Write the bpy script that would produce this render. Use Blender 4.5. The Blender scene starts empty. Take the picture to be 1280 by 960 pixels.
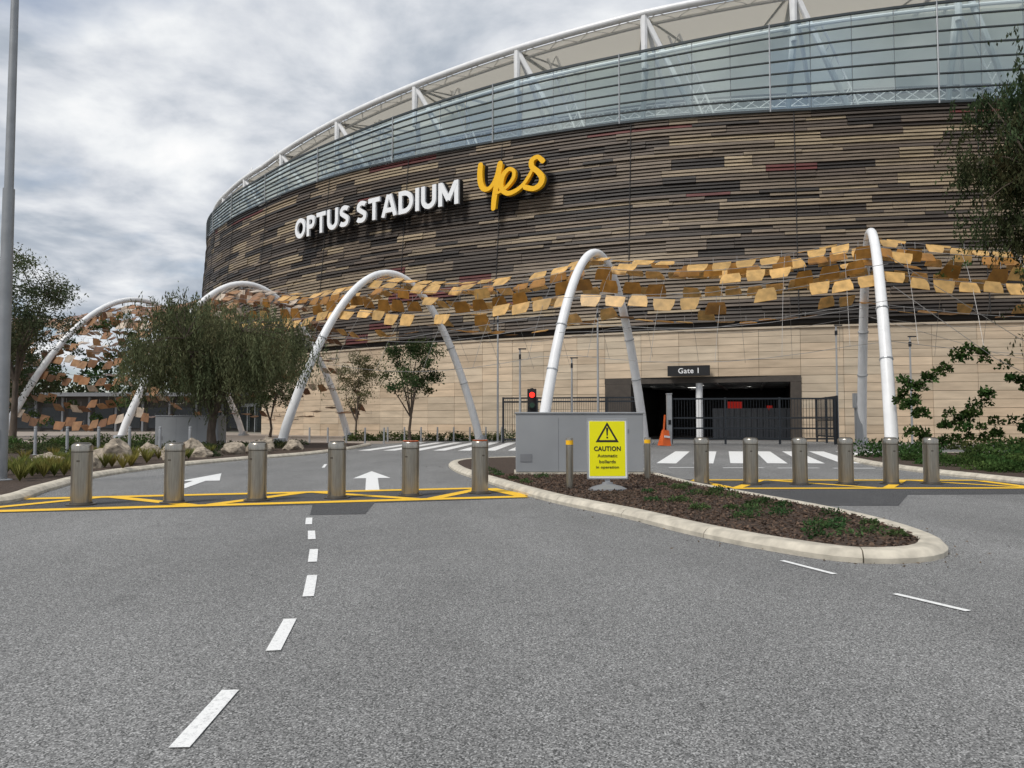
import bpy, bmesh, math, random
import numpy as np
from mathutils import Vector, Matrix, noise
from mathutils.geometry import tessellate_polygon
random.seed(7); rng=np.random.default_rng(7)
S=bpy.context.scene
S.view_settings.view_transform='Standard'; S.view_settings.look='None'; S.view_settings.exposure=0

# ------------------------------------------------------------ materials
def newmat(name):
    m=bpy.data.materials.new(name); m.use_nodes=True
    nt=m.node_tree; b=nt.nodes['Principled BSDF']; return m,nt,b
def N(nt,t,**k):
    n=nt.nodes.new(t)
    for a,v in k.items(): setattr(n,a,v)
    return n
def mixc(nt,blend='MIX',fac=.5):
    n=nt.nodes.new('ShaderNodeMix'); n.data_type='RGBA'; n.blend_type=blend; n.inputs[0].default_value=fac; return n
def mat(name,col,rough=.6,metal=0,var=.15,scale=3,bump=0,bscale=40,spec=.4,stretch=None,detail=4):
    m,nt,b=newmat(name); L=nt.links
    tc=N(nt,'ShaderNodeTexCoord'); mp=N(nt,'ShaderNodeMapping'); L.new(tc.outputs['Object'],mp.inputs[0])
    if stretch: mp.inputs['Scale'].default_value=stretch
    n=N(nt,'ShaderNodeTexNoise'); n.inputs['Scale'].default_value=scale; n.inputs['Detail'].default_value=detail
    L.new(mp.outputs[0],n.inputs['Vector'])
    mr=N(nt,'ShaderNodeMapRange'); mr.inputs[1].default_value=.3; mr.inputs[2].default_value=.7
    mr.inputs[3].default_value=1-var; mr.inputs[4].default_value=1+var; L.new(n.outputs['Fac'],mr.inputs[0])
    mx=mixc(nt,'MULTIPLY',1); mx.inputs[6].default_value=(*col,1); L.new(mr.outputs[0],mx.inputs[7])
    L.new(mx.outputs[2],b.inputs['Base Color'])
    b.inputs['Roughness'].default_value=rough; b.inputs['Metallic'].default_value=metal
    b.inputs['Specular IOR Level'].default_value=spec
    if bump:
        n2=N(nt,'ShaderNodeTexNoise'); n2.inputs['Scale'].default_value=bscale; n2.inputs['Detail'].default_value=3
        L.new(mp.outputs[0],n2.inputs['Vector'])
        bp=N(nt,'ShaderNodeBump'); bp.inputs['Strength'].default_value=bump; bp.inputs['Distance'].default_value=.02
        L.new(n2.outputs['Fac'],bp.inputs['Height']); L.new(bp.outputs[0],b.inputs['Normal'])
    return m
def colmat(name,rough=.6,var=.15,scale=5,transl=0,metal=0,spec=.3,stretch=None,bump=0,bscale=30,detail=3):
    m=mat(name,(1,1,1),rough,metal,var,scale,spec=spec,stretch=stretch,bump=bump,bscale=bscale,detail=detail)
    nt=m.node_tree; b=nt.nodes['Principled BSDF']
    mx=[n for n in nt.nodes if n.bl_idname=='ShaderNodeMix'][0]
    at=N(nt,'ShaderNodeAttribute',attribute_name='Col'); nt.links.new(at.outputs['Color'],mx.inputs[6])
    if transl:
        tr=N(nt,'ShaderNodeBsdfTranslucent'); nt.links.new(mx.outputs[2],tr.inputs[0])
        ms=N(nt,'ShaderNodeMixShader'); ms.inputs[0].default_value=transl
        out=nt.nodes['Material Output']
        nt.links.new(b.outputs[0],ms.inputs[1]); nt.links.new(tr.outputs[0],ms.inputs[2]); nt.links.new(ms.outputs[0],out.inputs[0])
    return m
def leafmat():
    m,nt,b=newmat('leaf'); nt.nodes.remove(b)
    at=N(nt,'ShaderNodeAttribute',attribute_name='Col'); d=N(nt,'ShaderNodeBsdfDiffuse'); t=N(nt,'ShaderNodeBsdfTranslucent'); ms=N(nt,'ShaderNodeMixShader'); ms.inputs[0].default_value=.3
    nt.links.new(at.outputs['Color'],d.inputs[0]); nt.links.new(at.outputs['Color'],t.inputs[0]); nt.links.new(d.outputs[0],ms.inputs[1]); nt.links.new(t.outputs[0],ms.inputs[2]); nt.links.new(ms.outputs[0],nt.nodes['Material Output'].inputs[0]); return m
def emis(name,col,s):
    m,nt,b=newmat(name); b.inputs['Base Color'].default_value=(*col,1)
    b.inputs['Emission Color'].default_value=(*col,1); b.inputs['Emission Strength'].default_value=s; return m
def asphalt(name,dark,light,patch=.18):
    m,nt,b=newmat(name); L=nt.links
    tc=N(nt,'ShaderNodeTexCoord')
    n=N(nt,'ShaderNodeTexNoise'); n.inputs['Scale'].default_value=95; n.inputs['Detail'].default_value=2; n.inputs['Roughness'].default_value=.7
    L.new(tc.outputs['Object'],n.inputs['Vector'])
    v=N(nt,'ShaderNodeTexVoronoi'); v.inputs['Scale'].default_value=125; L.new(tc.outputs['Object'],v.inputs['Vector'])
    bw=N(nt,'ShaderNodeRGBToBW'); L.new(v.outputs['Color'],bw.inputs[0])
    a=N(nt,'ShaderNodeMath',operation='ADD'); L.new(n.outputs['Fac'],a.inputs[0]); L.new(bw.outputs[0],a.inputs[1])
    r=N(nt,'ShaderNodeValToRGB')
    mr0=N(nt,'ShaderNodeMapRange'); mr0.inputs[1].default_value=.55; mr0.inputs[2].default_value=1.5; L.new(a.outputs[0],mr0.inputs[0]); L.new(mr0.outputs[0],r.inputs[0])
    e=r.color_ramp.elements; e[0].position=.1; e[0].color=(*[c*.38 for c in dark],1); e[1].position=.95; e[1].color=(*[min(1,c*1.8) for c in light],1)
    k=r.color_ramp.elements.new(.38); k.color=(*dark,1); k=r.color_ramp.elements.new(.72); k.color=(*light,1)
    big=N(nt,'ShaderNodeTexNoise'); big.inputs['Scale'].default_value=.4; big.inputs['Detail'].default_value=5; big.inputs['Roughness'].default_value=.6
    mp=N(nt,'ShaderNodeMapping'); mp.inputs['Scale'].default_value=(1,.4,1); L.new(tc.outputs['Object'],mp.inputs[0]); L.new(mp.outputs[0],big.inputs['Vector'])
    mr=N(nt,'ShaderNodeMapRange'); mr.inputs[1].default_value=.3; mr.inputs[2].default_value=.7; mr.inputs[3].default_value=1-patch; mr.inputs[4].default_value=1+patch
    L.new(big.outputs['Fac'],mr.inputs[0])
    st=N(nt,'ShaderNodeTexNoise'); st.inputs['Scale'].default_value=1.3; st.inputs['Detail'].default_value=4; L.new(tc.outputs['Object'],st.inputs['Vector'])
    ms=N(nt,'ShaderNodeMapRange'); ms.inputs[1].default_value=.62; ms.inputs[2].default_value=.72; ms.inputs[3].default_value=1; ms.inputs[4].default_value=.86; L.new(st.outputs['Fac'],ms.inputs[0])
    mm=N(nt,'ShaderNodeMath',operation='MULTIPLY'); L.new(mr.outputs[0],mm.inputs[0]); L.new(ms.outputs[0],mm.inputs[1])
    mx=mixc(nt,'MULTIPLY',1); L.new(r.outputs[0],mx.inputs[6]); L.new(mm.outputs[0],mx.inputs[7])
    L.new(mx.outputs[2],b.inputs['Base Color']); b.inputs['Roughness'].default_value=.9; b.inputs['Specular IOR Level'].default_value=.25
    bp=N(nt,'ShaderNodeBump'); bp.inputs['Strength'].default_value=.4; bp.inputs['Distance'].default_value=.004
    L.new(a.outputs[0],bp.inputs['Height']); L.new(bp.outputs[0],b.inputs['Normal'])
    return m
def paint(name,col,under):
    m,nt,b=newmat(name); L=nt.links
    tc=N(nt,'ShaderNodeTexCoord'); n=N(nt,'ShaderNodeTexNoise'); n.inputs['Scale'].default_value=45; n.inputs['Detail'].default_value=6; n.inputs['Roughness'].default_value=.8
    L.new(tc.outputs['Object'],n.inputs['Vector'])
    mr=N(nt,'ShaderNodeMapRange'); mr.inputs[1].default_value=.36; mr.inputs[2].default_value=.50; mr.inputs[3].default_value=.3; L.new(n.outputs['Fac'],mr.inputs[0])
    mx=mixc(nt); L.new(mr.outputs[0],mx.inputs[0]); mx.inputs[6].default_value=(*under,1); mx.inputs[7].default_value=(*col,1)
    L.new(mx.outputs[2],b.inputs['Base Color']); b.inputs['Roughness'].default_value=.7
    bp=N(nt,'ShaderNodeBump'); bp.inputs['Strength'].default_value=.4; bp.inputs['Distance'].default_value=.005; L.new(n.outputs['Fac'],bp.inputs['Height']); L.new(bp.outputs[0],b.inputs['Normal'])
    return m

M={}
M['asph']=asphalt('asphalt',(.155,.155,.152),(.255,.253,.247))
M['asphd']=asphalt('asphalt_dark',(.06,.06,.062),(.105,.105,.106),.12)
M['white']=paint('white_road_paint',(.80,.80,.78),(.35,.35,.35))
M['yellow']=paint('yellow_road_paint',(.88,.52,.02),(.5,.3,.04))
M['kerb']=mat('kerb_concrete',(.54,.49,.40),.85,var=.24,scale=5,bump=.5,bscale=120)
M['pave']=mat('paving',(.33,.28,.235),.85,var=.15,scale=1.2,bump=.2)
M['ground']=mat('ground_mat',(.2,.19,.15),.9,var=.3,scale=.2)
M['mulch']=mat('mulch',(.062,.042,.03),.95,var=.55,scale=22,bump=1,bscale=60)
M['chips']=colmat('mulch_chips',.9)
M['leaf']=leafmat()
M['bark']=mat('bark',(.11,.085,.065),.9,var=.35,scale=6,bump=.7,bscale=25,stretch=(1,1,.3))
M['steel']=mat('brushed_steel',(.37,.34,.29),.28,.94,var=.16,scale=6,stretch=(8,8,.6))
M['steelcap']=mat('steel_cap',(.14,.125,.105),.45,.8,var=.1)
M['whitepipe']=mat('white_painted_steel',(.80,.80,.80),.35,var=.06,scale=1.5)
M['galv']=mat('galvanised_steel',(.42,.43,.44),.5,.5,var=.1,scale=2)
M['cable']=mat('steel_cable',(.3,.29,.28),.5,.5,var=.1,scale=2)
M['pole']=mat('lamp_pole_steel',(.30,.31,.32),.5,.4,var=.1)
M['darkmetal']=mat('dark_metal',(.03,.035,.042),.5,.3,var=.1)
M['mull']=mat('mullion_metal',(.05,.06,.065),.5,.2,var=.1)
M['black']=mat('black_plastic',(.015,.015,.016),.6,var=.1)
M['grey']=mat('grey_painted_steel',(.29,.30,.31),.55,var=.09,scale=.8,bump=.05,bscale=4)
M['greyd']=mat('dark_grey_steel',(.2,.205,.215),.55,var=.07)
M['plank']=colmat('facade_cladding',.55,var=.28,scale=1.4,metal=.05,stretch=(.6,.6,9))
M['wallp']=colmat('limestone_panel',.85,var=.14,scale=1.0,stretch=(.5,.5,3),bump=.15,bscale=25)
M['bronze']=colmat('bronze_panel',.4,var=.25,scale=2.5,transl=.22,spec=.45)
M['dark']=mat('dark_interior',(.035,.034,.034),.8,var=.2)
M['rock']=mat('limestone_rock',(.31,.26,.20),.9,var=.5,scale=3,bump=1,bscale=7)
M['signy']=mat('sign_yellow',(.86,.80,.0),.4,var=.03)
M['sigw']=mat('sign_white',(.86,.86,.86),.4,var=.02)
M['orange']=mat('orange_plastic',(.75,.13,.02),.45,var=.08)
M['lety']=mat('letter_yellow',(.92,.50,.01),.4,var=.03)
M['letw']=mat('letter_white',(.88,.89,.9),.35,var=.02)
M['inner']=mat('stand_back_wall',(.80,.83,.81),.7,var=.22,scale=.12)
m,nt,b=newmat('roof_fabric'); tr=N(nt,'ShaderNodeBsdfTranslucent'); df=N(nt,'ShaderNodeBsdfDiffuse'); ms=N(nt,'ShaderNodeMixShader')
tr.inputs[0].default_value=(.66,.62,.54,1); df.inputs[0].default_value=(.66,.63,.56,1); ms.inputs[0].default_value=.4
nt.links.new(df.outputs[0],ms.inputs[1]); nt.links.new(tr.outputs[0],ms.inputs[2]); nt.links.new(ms.outputs[0],nt.nodes['Material Output'].inputs[0]); M['fabric']=m
def glassmat(name,tc_,f0,f1):
    m,nt,b=newmat(name); nt.nodes.remove(b); tr=N(nt,'ShaderNodeBsdfTransparent'); gl=N(nt,'ShaderNodeBsdfGlossy'); ms=N(nt,'ShaderNodeMixShader')
    tr.inputs[0].default_value=(*tc_,1); gl.inputs[0].default_value=(.82,.90,.90,1); gl.inputs[1].default_value=.05
    lw=N(nt,'ShaderNodeLayerWeight'); lw.inputs[0].default_value=.3; mr=N(nt,'ShaderNodeMapRange'); mr.inputs[3].default_value=f0; mr.inputs[4].default_value=f1
    nt.links.new(lw.outputs['Fresnel'],mr.inputs[0]); nt.links.new(mr.outputs[0],ms.inputs[0])
    nt.links.new(tr.outputs[0],ms.inputs[1]); nt.links.new(gl.outputs[0],ms.inputs[2]); nt.links.new(ms.outputs[0],nt.nodes['Material Output'].inputs[0]); return m
M['glass']=glassmat('facade_glass',(.80,.90,.88),.27,.88)

# ------------------------------------------------------------ mesh helpers
def empty(name,loc=(0,0,0)):
    e=bpy.data.objects.new(name,None); S.collection.objects.link(e); e.location=loc; e.empty_display_size=.2; return e
class MB:
    def __init__(s): s.v=[];s.f=[];s.c=[]
    def quad(s,a,b,c,d,col=(1,1,1)):
        n=len(s.v); s.v+= [tuple(a),tuple(b),tuple(c),tuple(d)]; s.f.append((n,n+1,n+2,n+3)); s.c+=[col]*4
    def poly(s,pts,col=(1,1,1)):
        n=len(s.v); s.v+=[tuple(p) for p in pts]; s.f.append(tuple(range(n,n+len(pts)))); s.c+=[col]*len(pts)
    def hexa(s,p,col=(1,1,1)):
        n=len(s.v); s.v+=[tuple(q) for q in p]; s.c+=[col]*8
        for f in ((3,2,1,0),(4,5,6,7),(0,1,5,4),(1,2,6,5),(2,3,7,6),(3,0,4,7)): s.f.append(tuple(n+i for i in f))
    def box(s,c,size,rot=0,col=(1,1,1)):
        cx,cy,cz=c; sx,sy,sz=[q/2 for q in size]; cr,sr=math.cos(rot),math.sin(rot); P=[]
        for z in (-sz,sz):
            for x,y in ((-sx,-sy),(sx,-sy),(sx,sy),(-sx,sy)): P.append((cx+x*cr-y*sr,cy+x*sr+y*cr,cz+z))
        s.hexa(P,col)
    def tube(s,pts,rad,n=10,col=(1,1,1),cap=True):
        pts=[Vector(p) for p in pts]; k=len(pts); base=len(s.v); up=None
        for i,p in enumerate(pts):
            t=(pts[min(i+1,k-1)]-pts[max(i-1,0)]).normalized()
            if up is None: up=t.orthogonal().normalized()
            else: up=(up-t*up.dot(t)).normalized()
            w=t.cross(up); r=rad[i] if hasattr(rad,'__len__') else rad
            for j in range(n):
                a=2*math.pi*j/n; q=p+(up*math.cos(a)+w*math.sin(a))*r; s.v.append(tuple(q)); s.c.append(col)
        for i in range(k-1):
            for j in range(n):
                a=base+i*n+j; b=base+i*n+(j+1)%n; s.f.append((a,b,b+n,a+n))
        if cap:
            s.f.append(tuple(base+j for j in reversed(range(n)))); s.f.append(tuple(base+(k-1)*n+j for j in range(n)))
    def lathe(s,c,prof,n=28,col=(1,1,1)):
        base=len(s.v); k=len(prof)
        for r,z in prof:
            for j in range(n):
                a=2*math.pi*j/n; s.v.append((c[0]+r*math.cos(a),c[1]+r*math.sin(a),c[2]+z)); s.c.append(col)
        for i in range(k-1):
            for j in range(n):
                a=base+i*n+j; b=base+i*n+(j+1)%n; s.f.append((a,b,b+n,a+n))
        s.f.append(tuple(base+(k-1)*n+j for j in range(n)))
    def build(s,name,m,parent=None,smooth=False,loc=None,useCol=False):
        me=bpy.data.meshes.new(name); me.from_pydata(s.v,[],s.f)
        if useCol:
            ca=me.color_attributes.new('Col','FLOAT_COLOR','POINT')
            arr=np.ones((len(s.v),4),dtype=np.float32); arr[:,:3]=np.array(s.c); ca.data.foreach_set('color',arr.ravel())
        me.update(); o=bpy.data.objects.new(name,me); S.collection.objects.link(o); me.materials.append(m)
        if smooth:
            me.polygons.foreach_set('use_smooth',[True]*len(me.polygons))
            try: me.set_sharp_from_angle(angle=math.radians(40))
            except Exception: pass
        if parent: o.parent=parent
        if loc: o.location=loc
        return o
def leafmesh(name,C,D,L,W,col,mt,parent=None,seed=0):
    g=np.random.default_rng(seed); n=len(C)
    D=D/np.linalg.norm(D,axis=1,keepdims=True)
    R=g.normal(size=(n,3)); Sd=np.cross(D,R); Sd/=np.linalg.norm(Sd,axis=1,keepdims=True)+1e-9
    L=np.asarray(L).reshape(-1,1)*np.ones((n,1)); W=np.asarray(W).reshape(-1,1)*np.ones((n,1))
    V=np.stack([C-D*L/2,C+Sd*W/2,C+D*L/2,C-Sd*W/2],1).reshape(-1,3)
    F=np.arange(n*4).reshape(n,4)
    me=bpy.data.meshes.new(name); me.from_pydata(V.tolist(),[],F.tolist())
    ca=me.color_attributes.new('Col','FLOAT_COLOR','POINT'); arr=np.ones((n*4,4),dtype=np.float32); arr[:,:3]=np.repeat(col,4,axis=0); ca.data.foreach_set('color',arr.ravel())
    o=bpy.data.objects.new(name,me); S.collection.objects.link(o); me.materials.append(mt)
    if parent: o.parent=parent
    return o
def catmull(P,n=8,closed=False):
    P=[Vector(p) for p in P]; out=[]; k=len(P)
    rg=range(k if closed else k-1)
    for i in rg:
        g=(lambda j:P[j%k]) if closed else (lambda j:P[max(0,min(k-1,j))])
        a,b,c,d=g(i-1),g(i),g(i+1),g(i+2)
        for t in range(n):
            t/=n; out.append(.5*((2*b)+(c-a)*t+(2*a-5*b+4*c-d)*t*t+(-a+3*b-3*c+d)*t**3))
    if not closed: out.append(P[-1])
    return out
def sheet(name,pts,z,m,parent=None):
    pts=[(p[0],p[1]) for p in pts]
    V=[Vector((x,y,0)) for x,y in pts]; T=tessellate_polygon([V]); F=[]
    for t in T:
        a,b,c=[V[i] for i in t]
        F.append(tuple(t) if (b-a).cross(c-a).z>0 else tuple(reversed(t)))
    me=bpy.data.meshes.new(name); me.from_pydata([(x,y,z) for x,y in pts],[],F); me.update(); me.materials.append(m)
    o=bpy.data.objects.new(name,me); S.collection.objects.link(o)
    if parent:o.parent=parent
    return o
def kerb(name,pts,inside,w=.3,h=.13,closed=False,seg=2.2):
    P=catmull([(p[0],p[1],0) for p in pts],10,closed)
    if closed: P.append(P[0])
    d=[0]
    for i in range(1,len(P)): d.append(d[-1]+(P[i]-P[i-1]).length)
    T=d[-1]; nseg=max(1,round(T/seg)); mb=MB()
    def at(s):
        s=max(0,min(T,s))
        for i in range(1,len(P)):
            if d[i]>=s:
                k=(s-d[i-1])/max(1e-6,d[i]-d[i-1]); return P[i-1].lerp(P[i],k)
        return P[-1]
    for q in range(nseg):
        s0=q*T/nseg+.007; s1=(q+1)*T/nseg-.007; n=8; rings=[]
        for i in range(n+1):
            s=s0+(s1-s0)*i/n; p=at(s)
            t=at((s+.05)%T if closed else s+.05)-at(s-.05 if s>.05 else s)
            if t.length<1e-6: t=at(s)-at(s-.05)
            t.normalize(); nr=Vector((-t.y,t.x,0))*inside
            prof=[(0,-.02),(.0,h*.45),(.05,h*.86),(.09,h),(w-.02,h+.004),(w,h-.01),(w,-.02)]
            rings.append([p+nr*a+Vector((0,0,z)) for a,z in prof])
        b=len(mb.v); k=len(rings[0])
        for r in rings:
            for v in r: mb.v.append(tuple(v)); mb.c.append((1,1,1))
        for i in range(n):
            for j in range(k-1):
                f=(b+i*k+j,b+(i+1)*k+j,b+(i+1)*k+j+1,b+i*k+j+1); mb.f.append(f if inside>0 else f[::-1])
        f=tuple(b+j for j in range(k)); f2=tuple(b+n*k+j for j in reversed(range(k)))
        mb.f.append(f if inside>0 else f[::-1]); mb.f.append(f2 if inside>0 else f2[::-1])
    return mb.build(name,M['kerb'],smooth=True), P
def offset(pts,dist,inside):
    out=[]; k=len(pts)
    for i in range(k):
        t=(Vector(pts[(i+1)%k])-Vector(pts[i-1])); t.z=0; t.normalize(); n=Vector((-t.y,t.x,0))*inside; out.append(Vector(pts[i])+n*dist)
    return out

# ------------------------------------------------------------ camera, world, sun
cam=bpy.data.cameras.new('camera'); co=bpy.data.objects.new('camera',cam); S.collection.objects.link(co)
cam.sensor_width=36; cam.lens=27; cam.clip_end=6000; co.location=(0,0,1.5); co.rotation_euler=(math.radians(92.74),0,0); S.camera=co
W=bpy.data.worlds.new('World'); S.world=W; W.use_nodes=True; nt=W.node_tree; L=nt.links; nt.nodes.clear()
SUN_EL,SUN_AZ=54,-135
sky=N(nt,'ShaderNodeTexSky'); sky.sky_type='NISHITA'; sky.sun_disc=False; sky.sun_elevation=math.radians(SUN_EL); sky.sun_rotation=math.radians(SUN_AZ)
b1=N(nt,'ShaderNodeBackground'); b1.inputs[1].default_value=.12; L.new(sky.outputs[0],b1.inputs[0])
tc=N(nt,'ShaderNodeTexCoord'); sx=N(nt,'ShaderNodeSeparateXYZ'); L.new(tc.outputs['Generated'],sx.inputs[0])
mz=N(nt,'ShaderNodeMath',operation='MAXIMUM'); L.new(sx.outputs['Z'],mz.inputs[0]); mz.inputs[1].default_value=0
az=N(nt,'ShaderNodeMath',operation='ADD'); L.new(mz.outputs[0],az.inputs[0]); az.inputs[1].default_value=.2
dx=N(nt,'ShaderNodeMath',operation='DIVIDE'); dy=N(nt,'ShaderNodeMath',operation='DIVIDE'); L.new(sx.outputs['X'],dx.inputs[0]); L.new(sx.outputs['Y'],dy.inputs[0]); L.new(az.outputs[0],dx.inputs[1]); L.new(az.outputs[0],dy.inputs[1])
cx=N(nt,'ShaderNodeCombineXYZ'); L.new(dx.outputs[0],cx.inputs[0]); L.new(dy.outputs[0],cx.inputs[1])
n1=N(nt,'ShaderNodeTexNoise'); n1.inputs['Scale'].default_value=2.1; n1.inputs['Detail'].default_value=7; n1.inputs['Roughness'].default_value=.54; n1.inputs['Distortion'].default_value=.2; L.new(cx.outputs[0],n1.inputs['Vector'])
r1=N(nt,'ShaderNodeValToRGB'); L.new(n1.outputs['Fac'],r1.inputs[0]); e=r1.color_ramp.elements
e[0].position=.34; e[0].color=(.33,.38,.46,1); e[1].position=.68; e[1].color=(1.0,1.0,1.0,1)
k=e.new(.44); k.color=(.47,.52,.59,1); k=e.new(.52); k.color=(.69,.72,.77,1); k=e.new(.6); k.color=(.88,.9,.92,1)
n2=N(nt,'ShaderNodeTexNoise'); n2.inputs['Scale'].default_value=1.4; n2.inputs['Detail'].default_value=6; mp=N(nt,'ShaderNodeMapping'); mp.inputs['Location'].default_value=(3.2,1.7,5); L.new(cx.outputs[0],mp.inputs[0]); L.new(mp.outputs[0],n2.inputs['Vector'])
r2=N(nt,'ShaderNodeMapRange'); r2.inputs[1].default_value=.38; r2.inputs[2].default_value=.5; r2.inputs[3].default_value=.3; r2.inputs[4].default_value=1; L.new(n2.outputs['Fac'],r2.inputs[0])
b2=N(nt,'ShaderNodeBackground'); b2.inputs[1].default_value=1.0; L.new(r1.outputs[0],b2.inputs[0])
mx=N(nt,'ShaderNodeMixShader'); L.new(r2.outputs[0],mx.inputs[0]); L.new(b1.outputs[0],mx.inputs[1]); L.new(b2.outputs[0],mx.inputs[2])
wo=N(nt,'ShaderNodeOutputWorld'); L.new(mx.outputs[0],wo.inputs[0])
sl=bpy.data.lights.new('sun','SUN'); so=bpy.data.objects.new('sun',sl); S.collection.objects.link(so); sl.energy=2.6; sl.angle=math.radians(16); sl.color=(1,.96,.9)
a=math.radians(SUN_AZ); el=math.radians(SUN_EL); sd=Vector((math.sin(a)*math.cos(el),math.cos(a)*math.cos(el),math.sin(el)))
so.rotation_euler=sd.to_track_quat('Z','Y').to_euler(); so.location=(-20,-30,60)

# ------------------------------------------------------------ ground, road
sheet('ground',[(-2500,-2500),(2500,-2500),(2500,2500),(-2500,2500)],0,M['ground'])
sheet('road',[(-60,-20),(60,-20),(60,44),(24,48),(24,62),(-4,62),(-8,50),(-60,50)],.004,M['asph'])
sheet('plaza_paving',[(-120,50.2),(-8.2,50.2),(-4.2,62),(2,66),(-8,74),(-120,170)],.004,M['pave'])
sheet('footpath',[(24.2,48),(60,44.2),(60,60),(24.2,62)],.004,M['pave'])
isl=[(-2.1,26.8),(-1.7,22.8),(-.62,18.6),(.6,14.5),(1.72,11.9),(2.32,10.2),(2.95,8.93),(3.55,8.2),(4.2,8.15),(4.75,8.5),(5.15,9.3),(5.3,10.8),(5.15,12.6),(4.65,15),(4.15,17.6),(3.9,21),(3.7,26),(1.5,29.6),(-1,29.2)]
ko,IP=kerb('island_kerb',isl,1,closed=True)
ip=offset(IP[:-1],.29,1); sheet('island_mulch_bed',ip,.115,M['mulch'])
lg=[(-16,9.2),(-11.5,11.8),(-9.2,13.7),(-9.9,16.6),(-10.9,20.4),(-11,24.1),(-10.2,28.9),(-8.9,33.5),(-8.4,40),(-8.6,47)]
ko,LP=kerb('garden_kerb',lg,1)
lo=offset(LP,.29,1); lo[0]=LP[0]; lo[-1]=LP[-1]
sheet('garden_bed',[(p[0],p[1]) for p in lo]+[(-12,49),(-60,49),(-60,9.2)],.115,M['mulch'])
rg=[(14.5,14),(12.4,17),(11.9,20),(11.8,23),(12.2,27),(13.6,31),(18,33.6),(30,35),(45,36)]
ko,RP=kerb('garden_kerb',rg,-1)
ro=offset(RP,.29,-1); ro[0]=RP[0]; ro[-1]=RP[-1]
sheet('garden_bed',[(p[0],p[1]) for p in ro]+[(45,14)],.115,M['mulch'])

def strip(mb,a,b,w,z=.012):
    a=Vector((a[0],a[1],z)); b=Vector((b[0],b[1],z)); t=(b-a).normalized(); n=Vector((-t.y,t.x,0))*w/2
    mb.quad(a-n,b-n,b+n,a+n)
mb=MB()
for a,b in [((-1.52,3.58),(-1.56,4.33)),((-1.55,5.06),(-1.67,5.86)),((-1.73,6.6),(-1.93,7.5)),((-2.11,8.2),(-2.3,9.0)),((-2.52,9.75),(-2.72,10.5)),((-2.93,11.15),(-3.12,11.9)),
            ((-6.0,24.5),(-6.4,26.5)),((-6.6,28.5),(-6.9,31))]: strip(mb,a,b,.095)
for a,b in [((2.88,8.28),(3.14,7.55)),((3.3,6.7),(3.58,6.1))]: strip(mb,a,b,.065)
mb.build('lane_marking',M['white'])
def arrow(tail,tip,w=.13,hw=.42,hl=1.9):
    a=Vector((*tail,.012)); b=Vector((*tip,.012)); t=(b-a).normalized(); n=Vector((-t.y,t.x,0)); h=b-t*hl; mb=MB()
    mb.quad(a-n*w,h-n*w,h+n*w,a+n*w); mb.poly([h-n*hw,b,h+n*hw]); mb.build('arrow_marking',M['white'])
arrow((-3.0,16.6),(-4.15,22.8),w=.15,hw=.48,hl=2.8); arrow((-7.3,16.6),(-8.25,21.9),w=.15,hw=.48,hl=2.8)
def boxmark(name,A,B,C,D,nz,w=.24,dw=.19):
    A,B,C,D=[Vector((p[0],p[1],0)) for p in (A,B,C,D)]
    mb=MB()
    for p,q in ((A,B),(D,C)): strip(mb,p,q,w,.016)
    for p,q in ((A,D),(B,C)): strip(mb,p.lerp(q,.06),q.lerp(p,.06),w,.0165)
    for i in range(nz):
        t0=(i+.04)/nz; t1=(i+.96)/nz
        p=A.lerp(B,t0); q=D.lerp(C,t1)
        if i%2: p=A.lerp(B,t1); q=D.lerp(C,t0)
        strip(mb,p.lerp(q,.05),q.lerp(p,.05),dw,.017)
    mb.build(name,M['yellow'])
boxmark('bollard_zone_marking',(-9.3,12.5),(.28,15.2),(-.55,17.1),(-9.75,14.6),5,.34,.27)
sheet('asphalt_patch',[(-9.6,12.2),(-3.55,13.75),(-3.2,12.25),(-2.35,12.4),(-2.5,14.05),(.33,14.95),(-.55,17.3),(-9.9,14.9)],.008,M['asphd'])
boxmark('bollard_zone_marking',(4.85,17.0),(11.6,17.1),(11.6,19.3),(4.55,19.4),4,.28,.22)
sheet('asphalt_patch',[(5.2,13.6),(6.8,13.6),(8.0,15.6),(11.6,15.8),(12.3,17.0),(11.85,19.5),(4.25,19.7),(4.6,16.5)],.008,M['asphd'])
mb=MB()
for i in range(8):
    x=5.4+i*1.3; strip(mb,(x,27.0),(x+2.9,37.5),.68)
for i in range(5): strip(mb,(5.0+i*1.7,24.6-i*.12),(6.3+i*1.7,24.6-i*.12),.2)
mb.build('pedestrian_crossing',M['white'])
mb=MB()
for i in range(9):
    x=-7.4+i*1.25; strip(mb,(x,38.5),(x+1.2,53),.62)
mb.build('pedestrian_crossing',M['white'])

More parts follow.
